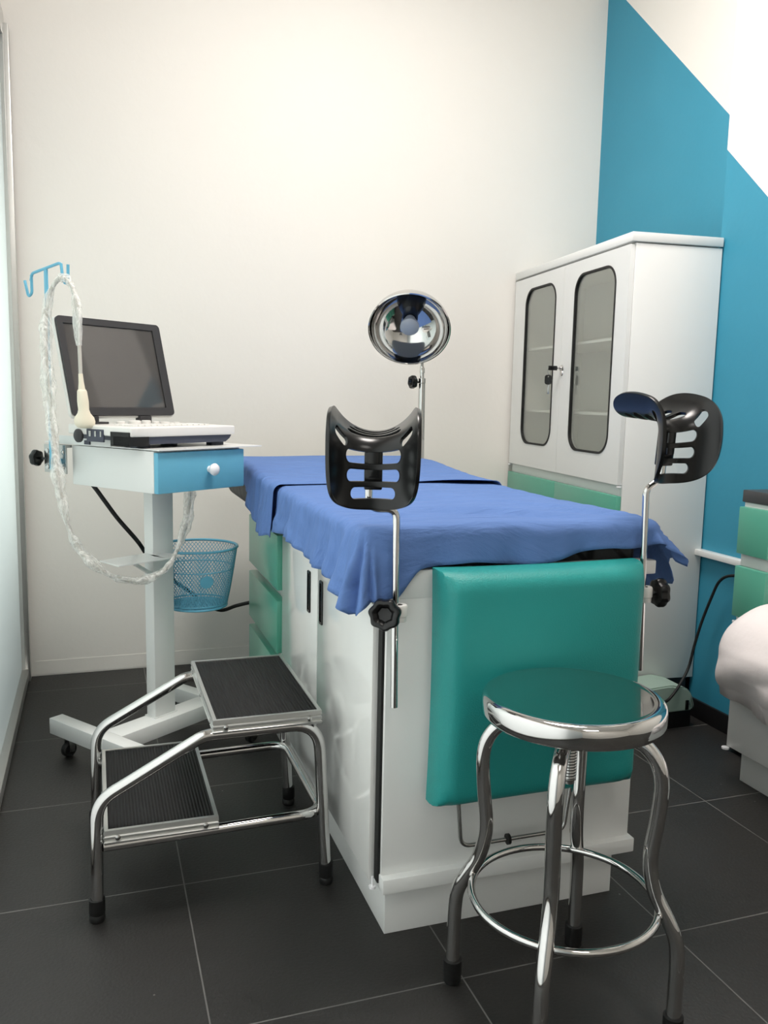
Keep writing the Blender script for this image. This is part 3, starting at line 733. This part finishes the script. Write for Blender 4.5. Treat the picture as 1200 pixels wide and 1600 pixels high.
# ================================================================= CART (own frame)
TH = math.radians(36)
ct = thing('equipment_cart', (0.226, 3.31, 0), label='white and light blue trolley with one drawer holding the ultrasound machine', cat='trolley'); ct.rotation_euler = (0, 0, TH)
def CW(u, v, z): return Vector((0.226+u*math.cos(TH)-v*math.sin(TH), 3.31+u*math.sin(TH)+v*math.cos(TH), z))
for u0 in (-0.293, 0.235):
    bm = B(); box(bm, u0, u0+.058, -0.30, 0.30, 0.078, 0.14, 0.003); arm = obj('base_arm', bm, enamel, ct, local=True)
    for v in (-0.235, 0.215):
        u = u0+.029
        bm = B(); lathe(bm, (u, v, 0.078), (0, 0, -1), [(0, 0), (0.020, 0), (0.020, 0.006), (0.010, 0.009), (0, 0.010)], 20)
        for s in (-1, 1): box(bm, u-.012, u+.012, v+s*0.016-.002, v+s*0.016+.002, 0.02, 0.070, 0.001)
        box(bm, u-.010, u+.010, v-.017, v+.017, 0.062, 0.070)
        cs = obj('caster_fork', bm, steel, arm, local=True)
        bm = B(); lathe(bm, (u-.004, v-.011, 0.029), (0, 1, 0), [(0, 0), (0.016, 0), (0.024, -.002), (0.029, 0.003), (0.029, 0.019), (0.024, 0.024), (0.016, 0.022), (0, 0.022)], 28)
        obj('caster_wheel', bm, blackmt, arm, local=True)
bm = B(); box(bm, -0.235, 0.235, -0.063, 0.035, 0.078, 0.14, 0.003); obj('crossbar', bm, enamel, ct, local=True)
bm = B(); box(bm, -0.045, 0.054, -0.021, 0.030, 0.14, 1.045, 0.003); box(bm, -0.05, 0.06, -0.026, 0.036, 0.140, 0.143); obj('column', bm, enamel, ct, local=True)
bm = B(); prism(bm, [(-0.262, -0.10), (-0.060, -0.115), (-0.045, -0.021), (-0.045, 0.03), (-0.245, 0.03)], 'z', 0.779, 0.783)
prism(bm, [(-0.165, 0.779), (-0.145, 0.779), (-0.043, 0.712), (-0.043, 0.699)], 'y', -0.02, 0.0)
box(bm, -0.06, 0.02, -0.115, -0.021, 0.779, 0.783)
obj('small_shelf', bm, enamel, ct, local=True)
bm = B(); box(bm, -0.218, 0.190, -0.240, 0.215, 1.045, 1.190, 0.002); obj('drawer_housing', bm, enamel, ct, local=True)
bm = B(); box(bm, -0.218, 0.192, -0.262, -0.240, 1.045, 1.186, 0.003); dw = obj('drawer', bm, skyblue, ct, local=True, label='light blue drawer front')
bm = B(); lathe(bm, (0.017, -0.262, 1.119), (0, -1, 0), [(0, 0), (0.012, 0), (0.009, 0.006), (0.010, 0.012), (0.020, 0.018), (0.0225, 0.026), (0.019, 0.033), (0.010, 0.037), (0, 0.038)], 32); obj('knob', bm, white_kn, dw, local=True, label='round white knob')
bm = B(); box(bm, -0.222, 0.275, -0.275, 0.38, 1.193, 1.197)
box(bm, -0.224, -0.220, -0.018, 0.285, 1.193, 1.224)
obj('top_plate', bm, enamel, ct, local=True)
bm = B(); box(bm, -0.252, -0.246, 0.205, 0.340, 1.085, 1.190, 0.001)
box(bm, -0.246, -0.215, 0.22, 0.33, 1.180, 1.190)
brk = obj('pole_bracket', bm, steel, ct, local=True)
for v in (0.225, 0.320):
    for z in (1.105, 1.165): obj('bolt', lathe(B(), (-0.252, v, z), (-1, 0, 0), [(0.009, 0), (0.009, 0.003), (0.004, 0.006), (0, 0.006)], 14), chrome, brk, local=True)
bm = B(); star_knob(bm, (-0.252, 0.372, 1.135), (-0.3, 1, 0), 0.030, 0.025, 6); cyl(bm, (-0.248, 0.33, 1.135), (-0.255, 0.375, 1.135), 0.005, seg=10); obj('bracket_knob', bm, blackpl, ct, local=True)
bm = B()
box(bm, -0.290, -0.284, 0.232, 0.250, 1.10, 1.815, 0.001)
box(bm, -0.290, -0.250, 0.232, 0.250, 1.12, 1.14)
bar = lambda pts: tube(bm, fillet(pts, 0.018, 6), 0.0052, 10)
bar([(-0.287, 0.142, 1.775), (-0.287, 0.150, 1.832), (-0.287, 0.326, 1.806), (-0.287, 0.334, 1.780)])
bar([(-0.287, 0.330, 1.800), (-0.287, 0.330, 1.735), (-0.287, 0.352, 1.725), (-0.287, 0.372, 1.783)])
bar([(-0.287, 0.150, 1.828), (-0.287, 0.142, 1.776), (-0.287, 0.128, 1.756), (-0.287, 0.112, 1.772), (-0.287, 0.110, 1.822)])
obj('hook_pole', bm, skyblue, ct, local=True, label='light blue pole with two hooks')

# ---------------------------------------------------------------- ultrasound machine (cart frame)
us = thing('ultrasound_machine', CW(-0.04, -0.03, 1.197), label='portable white ultrasound machine with open dark screen on the trolley', cat='ultrasound machine'); us.rotation_euler = (0, 0, TH)
def uobj(name, bm, m, parent=us, **k):   # geometry given in the cart frame
    bm.transform(Matrix.Translation((0.04, 0.03, -1.197))); return obj(name, bm, m, parent, local=True, **k)
bm = B(); box(bm, -0.278, 0.208, -0.200, 0.150, 1.237, 1.271, 0.006, 3); uobj('casing', bm, offw)
bm = B(); prism(bm, [(-0.262, 1.238), (0.196, 1.238), (0.186, 1.224), (0.165, 1.211), (-0.21, 1.211), (-0.235, 1.224)], 'y', -0.192, 0.14)
for u, v in ((-0.20, -0.15), (0.15, -0.15), (-0.20, 0.11), (0.15, 0.11)): box(bm, u-.03, u+.03, v-.015, v+.015, 1.1975, 1.212)
und = uobj('underside', bm, slate, label='slate grey underside')
bm = B(); box(bm, -0.282, -0.270, -0.195, -0.095, 1.206, 1.253); box(bm, -0.282, -0.20, -0.197, -0.11, 1.206, 1.238); uobj('grip_recess', bm, blackmt)
bm = B(); box(bm, -0.2805, -0.274, -0.055, 0.040, 1.214, 1.258, 0.002)
pp = uobj('port_panel', bm, slate)
bm = B()
for v, w_ in ((0.018, 0.012), (-0.012, 0.010), (-0.042, 0.008)): box(bm, -0.283, -0.279, v-w_/2, v+w_/2, 1.232, 1.252, 0.0008)
uobj('port', bm, steel, pp)
bm = B(); lathe(bm, (-0.276, 0.085, 1.232), (-1, 0, 0), [(0, 0), (0.024, 0), (0.024, 0.008), (0.018, 0.013), (0, 0.014)], 28); uobj('probe_socket', bm, darkgrey)
# keyboard deck
keyr = random.Random(4); bmk = B()
for i in range(13):
    for j in range(4):
        u = -0.20+i*0.028; v = -0.03-j*0.028
        box(bmk, u-.011, u+.011, v-.011, v+.011, 1.270, 1.2755, 0.0015, 1)
kbd = uobj('keyboard', bmk, offw)
for (u, v, r_, h) in ((-0.13, 0.045, 0.016, 0.012), (-0.06, 0.055, 0.024, 0.014), (-0.01, 0.05, 0.018, 0.014), (0.035, 0.05, 0.013, 0.010), (0.08, 0.05, 0.020, 0.008), (0.13, 0.04, 0.012, 0.006)):
    bm = B(); lathe(bm, (u, v, 1.271), (0, 0, 1), [(r_, 0), (r_, h*.8), (r_*.8, h), (0, h)], 24); uobj('control_knob', bm, offw)
# screen lid: hinge at v=.10
M = Matrix.Translation((0, 0.108, 1.294)) @ Matrix.Rotation(math.radians(-14.5), 4, 'X')
bm = B(); b_ = rrect(-0.290, 0.176, 0.0, 0.372, 0.018, 6); prism(bm, b_, 'y', 0.0, 0.016); bm.transform(M)
lid = uobj('screen_lid', bm, offw, label='white back shell of the screen')
bm = B(); prism(bm, rrect(-0.288, 0.174, 0.006, 0.370, 0.016, 6), 'y', -0.010, 0.001, holes=[[(-0.262, 0.036), (0.137, 0.036), (0.137, 0.345), (-0.262, 0.345)][::-1]]); bm.transform(M)
uobj('bezel', bm, darkgrey, lid, label='dark grey screen bezel')
bm = B(); box(bm, -0.264, 0.139, -0.004, 0.0015, 0.034, 0.347); bm.transform(M); uobj('display', bm, screen_m, lid, label='glossy switched-off display')
bm = B(); box(bm, -0.235, -0.150, 0.085, 0.125, 1.271, 1.279, 0.002); box(bm, -0.225, -0.185, 0.095, 0.12, 1.275, 1.30, 0.002); uobj('hinge', bm, darkgrey)
bm = B(); box(bm, 0.0, 0.055, 0.095, 0.125, 1.271, 1.30, 0.003); uobj('hinge', bm, darkgrey)

# ---------------------------------------------------------------- ultrasound probe with sleeved cable
path = [(0.336, 3.22, 1.030), (0.321, 3.2, 0.916), (0.285, 3.17, 0.826), (0.245, 3.14, 0.761), (0.182, 3.12, 0.726), (0.115, 3.1, 0.724), (0.05, 3.1, 0.743), (-0.013, 3.1, 0.792), (-0.061, 3.12, 0.847), (-0.089, 3.13, 0.914), (-0.109, 3.14, 1.015), (-0.122, 3.15, 1.103), (-0.13, 3.17, 1.213), (-0.14, 3.2, 1.322), (-0.148, 3.22, 1.455), (-0.149, 3.24, 1.587), (-0.14, 3.25, 1.697), (-0.115, 3.24, 1.758), (-0.087, 3.225, 1.776), (-0.060, 3.2, 1.744), (-0.045, 3.18, 1.674), (-0.040, 3.17, 1.544), (-0.038, 3.16, 1.445)]
pr_ = thing('ultrasound_probe', (-0.030, 3.15, 1.292), label='cream ultrasound probe hanging by a plastic-sleeved cable from the blue hook', cat='ultrasound probe')
bm = B(); tube(bm, smoothpath(path, 6), 0.0065, 10); obj('cable', bm, cablegrey, pr_)
sp = smoothpath(path[:-1], 10); NS = len(sp)
def slv(t, a, i):
    base = 0.0155+0.005*math.sin(t*40)+0.003*math.sin(t*97+1)
    base += 0.008*sstep(0.54, 0.60, t)*(1-sstep(0.70, 0.78, t))
    if t > 0.74: base = 0.013+0.004*math.sin(t*60)
    cr = 0.55+0.45*abs(math.sin(a+2.5*math.sin(t*9)))
    return max(0.008, base*cr*(1+0.45*noise.noise(Vector((math.cos(a)*1.5, math.sin(a)*1.5, i*0.30)))))
bm = B(); tube(bm, sp, 0.02, 22, rfun=slv, cap=False); obj('plastic_sleeve', bm, film_m, pr_, smooth=180, recalc=False, label='crumpled clear plastic sleeve')
bm = B(); lathe(bm, (-0.038, 3.16, 1.448), (0.05, -0.03, -1), [(0, 0), (0.0075, 0), (0.009, 0.03), (0.012, 0.055), (0.0, 0.056)], 20); obj('strain_relief', bm, cream, pr_)
def probe_body():
    bm = B(); rings = []; secs = [(0.000, .013, .011), (.008, .0165, .014), (.05, .0195, .0155), (.085, .0185, .015), (.10, .022, .016), (.118, .033, .018), (.135, .036, .019), (.150, .034, .019), (.160, .026, .016), (.164, .012, .010)]
    x = Vector((1, 0.2, 0)).normalized(); z = Vector((0.06, 0, -1)).normalized(); y = z.cross(x)
    for h, a, b in secs:
        rings.append([bm.verts.new(Vector((-0.035, 3.158, 1.394))+z*h*0.82+x*a*math.cos(t)+y*b*math.sin(t)) for t in [2*math.pi*k_/24 for k_ in range(24)]])
    for i in range(len(rings)-1):
        for k_ in range(24): bm.faces.new((rings[i][k_], rings[i][(k_+1) % 24], rings[i+1][(k_+1) % 24], rings[i+1][k_]))
    bm.faces.new(rings[0]); bm.faces.new(rings[-1]); return bm
ob = obj('probe_body', probe_body(), cream, pr_, smooth=70)

# ---------------------------------------------------------------- power cord of the trolley
bm = B(); tube(bm, smoothpath([(-0.02, 3.42, 1.05), (0.004, 3.4, 1.020), (0.033, 3.4, 0.976), (0.083, 3.41, 0.901), (0.160, 3.45, 0.798), (0.21, 3.56, 0.70), (0.249, 3.63, 0.655), (0.314, 3.70, 0.585), (0.395, 3.78, 0.510), (0.455, 3.82, 0.450), (0.535, 3.85, 0.405), (0.61, 3.86, 0.420), (0.695, 3.82, 0.444), (0.80, 3.78, 0.45), (0.84, 3.72, 0.40), (0.84, 3.68, 0.2), (0.84, 3.70, 0.012), (0.84, 3.9, 0.011)], 6), 0.0085, 10)
o = obj('power_cord', bm, blackmt, base=(0.004, 3.4, 1.02)); tag(o, 'black power cord running from under the trolley box past the blue basket to the bed', 'cable', 'power cords')
# ---------------------------------------------------------------- basket
bk = thing('wire_basket', (0.385, 3.462, 0.535), label='light blue wire mesh basket hung on the trolley column', cat='basket')
def basket_surface():
    bm = B(); n = 66; rows = 26; ring = []
    for j in range(rows+1):
        t = j/rows; z = 0.535+0.24*t; r = 0.118+0.044*t**0.8
        off = 0.5*(j % 2)
        ring.append([bm.verts.new((0.385+r*math.cos(2*math.pi*(k_+off)/n), 3.462+r*math.sin(2*math.pi*(k_+off)/n), z)) for k_ in range(n)])
    for j in range(0, rows-1):
        o0 = j % 2
        for k_ in range(n):
            # diamond between ring j, j+1 (two), j+2
            a = ring[j][k_]; c = ring[j+2][k_]
            if o0 == 0: l, r_ = ring[j+1][(k_-1) % n], ring[j+1][k_]
            else: l, r_ = ring[j+1][k_], ring[j+1][(k_+1) % n]
            bm.faces.new((a, r_, c, l))
    return bm
o = obj('mesh_wall', basket_surface(), skyblue, bk, recalc=False)
md = o.modifiers.new('wire', 'WIREFRAME'); md.thickness = 0.0019; md.use_replace = True
bm = B(); n = 40
pts = {}
for i in range(-14, 15):
    for j in range(-14, 15):
        x, y = i*0.0085, j*0.0085
        if math.hypot(x, y) < 0.116: pts[(i, j)] = bm.verts.new((0.385+x, 3.462+y, 0.536-0.006*(1-(math.hypot(x, y)/0.12)**2)))
for (i, j), v in pts.items():
    if all(k_ in pts for k_ in ((i+1, j), (i, j+1), (i+1, j+1))): bm.faces.new((v, pts[(i+1, j)], pts[(i+1, j+1)], pts[(i, j+1)]))
o = obj('mesh_floor', bm, skyblue, bk, recalc=False); md = o.modifiers.new('wire', 'WIREFRAME'); md.thickness = 0.0022
circ = lambda r, z, n=56: [(0.385+r*math.cos(2*math.pi*i/n), 3.462+r*math.sin(2*math.pi*i/n), z) for i in range(n)]
bm = B(); tube(bm, circ(0.163, 0.776), 0.0052, 10, closed=True); tube(bm, circ(0.119, 0.535), 0.005, 10, closed=True); tube(bm, circ(0.149, 0.690), 0.0024, 8, closed=True)
tube(bm, circ(0.1205, 0.548), 0.004, 8, closed=True)
obj('rim', bm, skyblue, bk)
bm = B(); dv = Vector((0.15, -0.98, 0)).normalized(); cc = Vector((0.385, 3.462, 0.655))+dv*0.142; xx = Vector((-dv.y, dv.x, 0))
lathe(bm, cc, dv+Vector((0, 0, -.2)), [(0, 0), (0.026, 0), (0.026, 0.003), (0, 0.004)], 28); obj('round_badge', bm, skyblue, bk)
bm = B(); box(bm, 0.262, 0.285, 3.335, 3.375, 0.68, 0.74, 0.003); obj('mount', bm, skyblue, bk)

# ================================================================= RIGHT SIDE: drawer unit, couch, floor device
du = thing('drawer_unit', (2.45, 2.58, 0), label='white drawer unit with two green drawers and a dark counter top behind the couch', cat='drawer unit')
bm = B(); box(bm, 2.400, 2.90, 2.50, 2.668, 0.02, 1.015, 0.003); obj('body', bm, enamel, du)
bm = B(); box(bm, 2.392, 2.90, 2.50, 2.674, 1.015, 1.062, 0.003); obj('counter_top', bm, counter, du, label='dark grey counter top')
for z0, z1 in ((0.815, 0.998), (0.565, 0.765)):
    bm = B(); box(bm, 2.372, 2.402, 2.502, 2.664, z0, z1, 0.003); obj('drawer', bm, green, du)
bm = B(); lathe(bm, (2.385, 2.645, 0.545), (0, 0, -1), [(0, 0), (0.018, 0), (0.018, 0.006), (0.008, 0.010), (0, 0.011)], 18); box(bm, 2.375, 2.405, 2.630, 2.652, 0.520, 0.536, 0.003); obj('hinge_pin', bm, white_kn, du)
co = thing('treatment_couch', (2.6, 1.9, 0), label='white treatment couch covered with a white sheet, cut off by the right edge', cat='couch')
bm = B(); box(bm, 2.255, 3.3, 1.1, 2.425, 0, 0.13, 0.002); obj('plinth', bm, enamel, co)
bm = B(); box(bm, 2.206, 3.35, 1.05, 2.450, 0.13, 0.36, 0.003); obj('body', bm, enamel, co)
bm = B(); lathe(bm, (2.197, 2.445, 0.128), (0, 0, -1), [(0, 0), (0.014, 0), (0.014, 0.006), (0.006, 0.009), (0, 0.010)], 16); obj('hinge_pin', bm, white_kn, co)
def couch_sheet():
    bm = B(); r = bmesh.ops.create_cube(bm, size=1, matrix=Matrix.Translation((2.700, 1.76, 0.475)) @ Matrix.Diagonal((1.2, 1.44, 0.28, 1)))
    bmesh.ops.subdivide_edges(bm, edges=bm.edges, cuts=46, use_grid_fill=True)
    c = Vector((2.700, 1.76, 0.475)); hx, hy, hz = 0.6, 0.72, 0.14
    for v in bm.verts:
        d = v.co-c; p = Vector((d.x/hx, d.y/hy, d.z/hz))
        rr = 0.105; q = Vector((max(abs(d.x)-(hx-rr), 0), max(abs(d.y)-(hy-rr), 0), max(abs(d.z)-(hz-rr), 0)))
        L_ = q.length
        if L_ > 1e-6:
            q2 = q*(rr/L_) if L_ > rr else q
            for ax_, hh in ((0, hx), (1, hy), (2, hz)):
                if abs(d[ax_]) > hh-rr: d[ax_] = math.copysign(hh-rr+q2[ax_], d[ax_])
        v.co = c+d
        n_ = Vector((d.x/hx**2, d.y/hy**2, d.z/hz**2)).normalized()
        f = 0.018*noise.noise(Vector((v.co.x*6+v.co.z*5, v.co.y*6, v.co.z*9)))
        if v.co.x < 2.35: f += 0.014*math.sin((v.co.y*1.5+v.co.z*2.2)*14+1)*sstep(0.55, 0.38, v.co.z)
        v.co += n_*f
        v.co.z += 0.07*sstep(2.12, 2.32, v.co.x)*sstep(0.47, 0.6, v.co.z)
        if v.co.z < 0.37: v.co.z = 0.335+0.1*(v.co.z-0.335)-0.02*sstep(2.45, 2.1, v.co.y)
    return bm
obj('sheet_covered_mattress', couch_sheet(), sheet_w, co, smooth=180, label='plump white sheet over the mattress')
# floor device
dv_ = thing('floor_device', (2.34, 2.98, 0), label='pale green plastic electrical box on the floor by the cabinet foot', cat='electrical device')
bm = B(); prism(bm, [(2.16, 0.080), (2.420, 0.080), (2.428, 0.10), (2.414, 0.150), (2.385, 0.180), (2.31, 0.200), (2.16, 0.192)], 'y', 2.905, 3.065)
bmesh.ops.bevel(bm, geom=[e for e in bm.edges], offset=0.006, segments=2, affect='EDGES'); obj('housing', bm, palegreen, dv_, smooth=30)
bm = B(); box(bm, 2.17, 2.425, 2.92, 3.06, 0.0, 0.08, 0.004); obj('foot', bm, blackmt, dv_)
bm = B(); box(bm, 2.380, 2.395, 2.900, 2.912, 0.085, 0.128, 0.002); obj('socket', bm, blackpl, dv_)
bm = B(); tube(bm, smoothpath([(2.56, 2.675, 0.690), (2.50, 2.70, 0.700), (2.478, 2.80, 0.690), (2.474, 2.86, 0.655), (2.466, 2.89, 0.585), (2.446, 2.92, 0.462), (2.425, 2.93, 0.355), (2.403, 2.93, 0.262), (2.335, 2.90, 0.195), (2.285, 2.89, 0.150), (2.27, 2.904, 0.13)], 6), 0.0062, 10)
o = obj('power_cord', bm, blackmt, base=(2.27, 2.9, 0.13)); tag(o, 'thin black cord drooping from the right drawer unit down to the pale green box', 'cable', 'power cords')
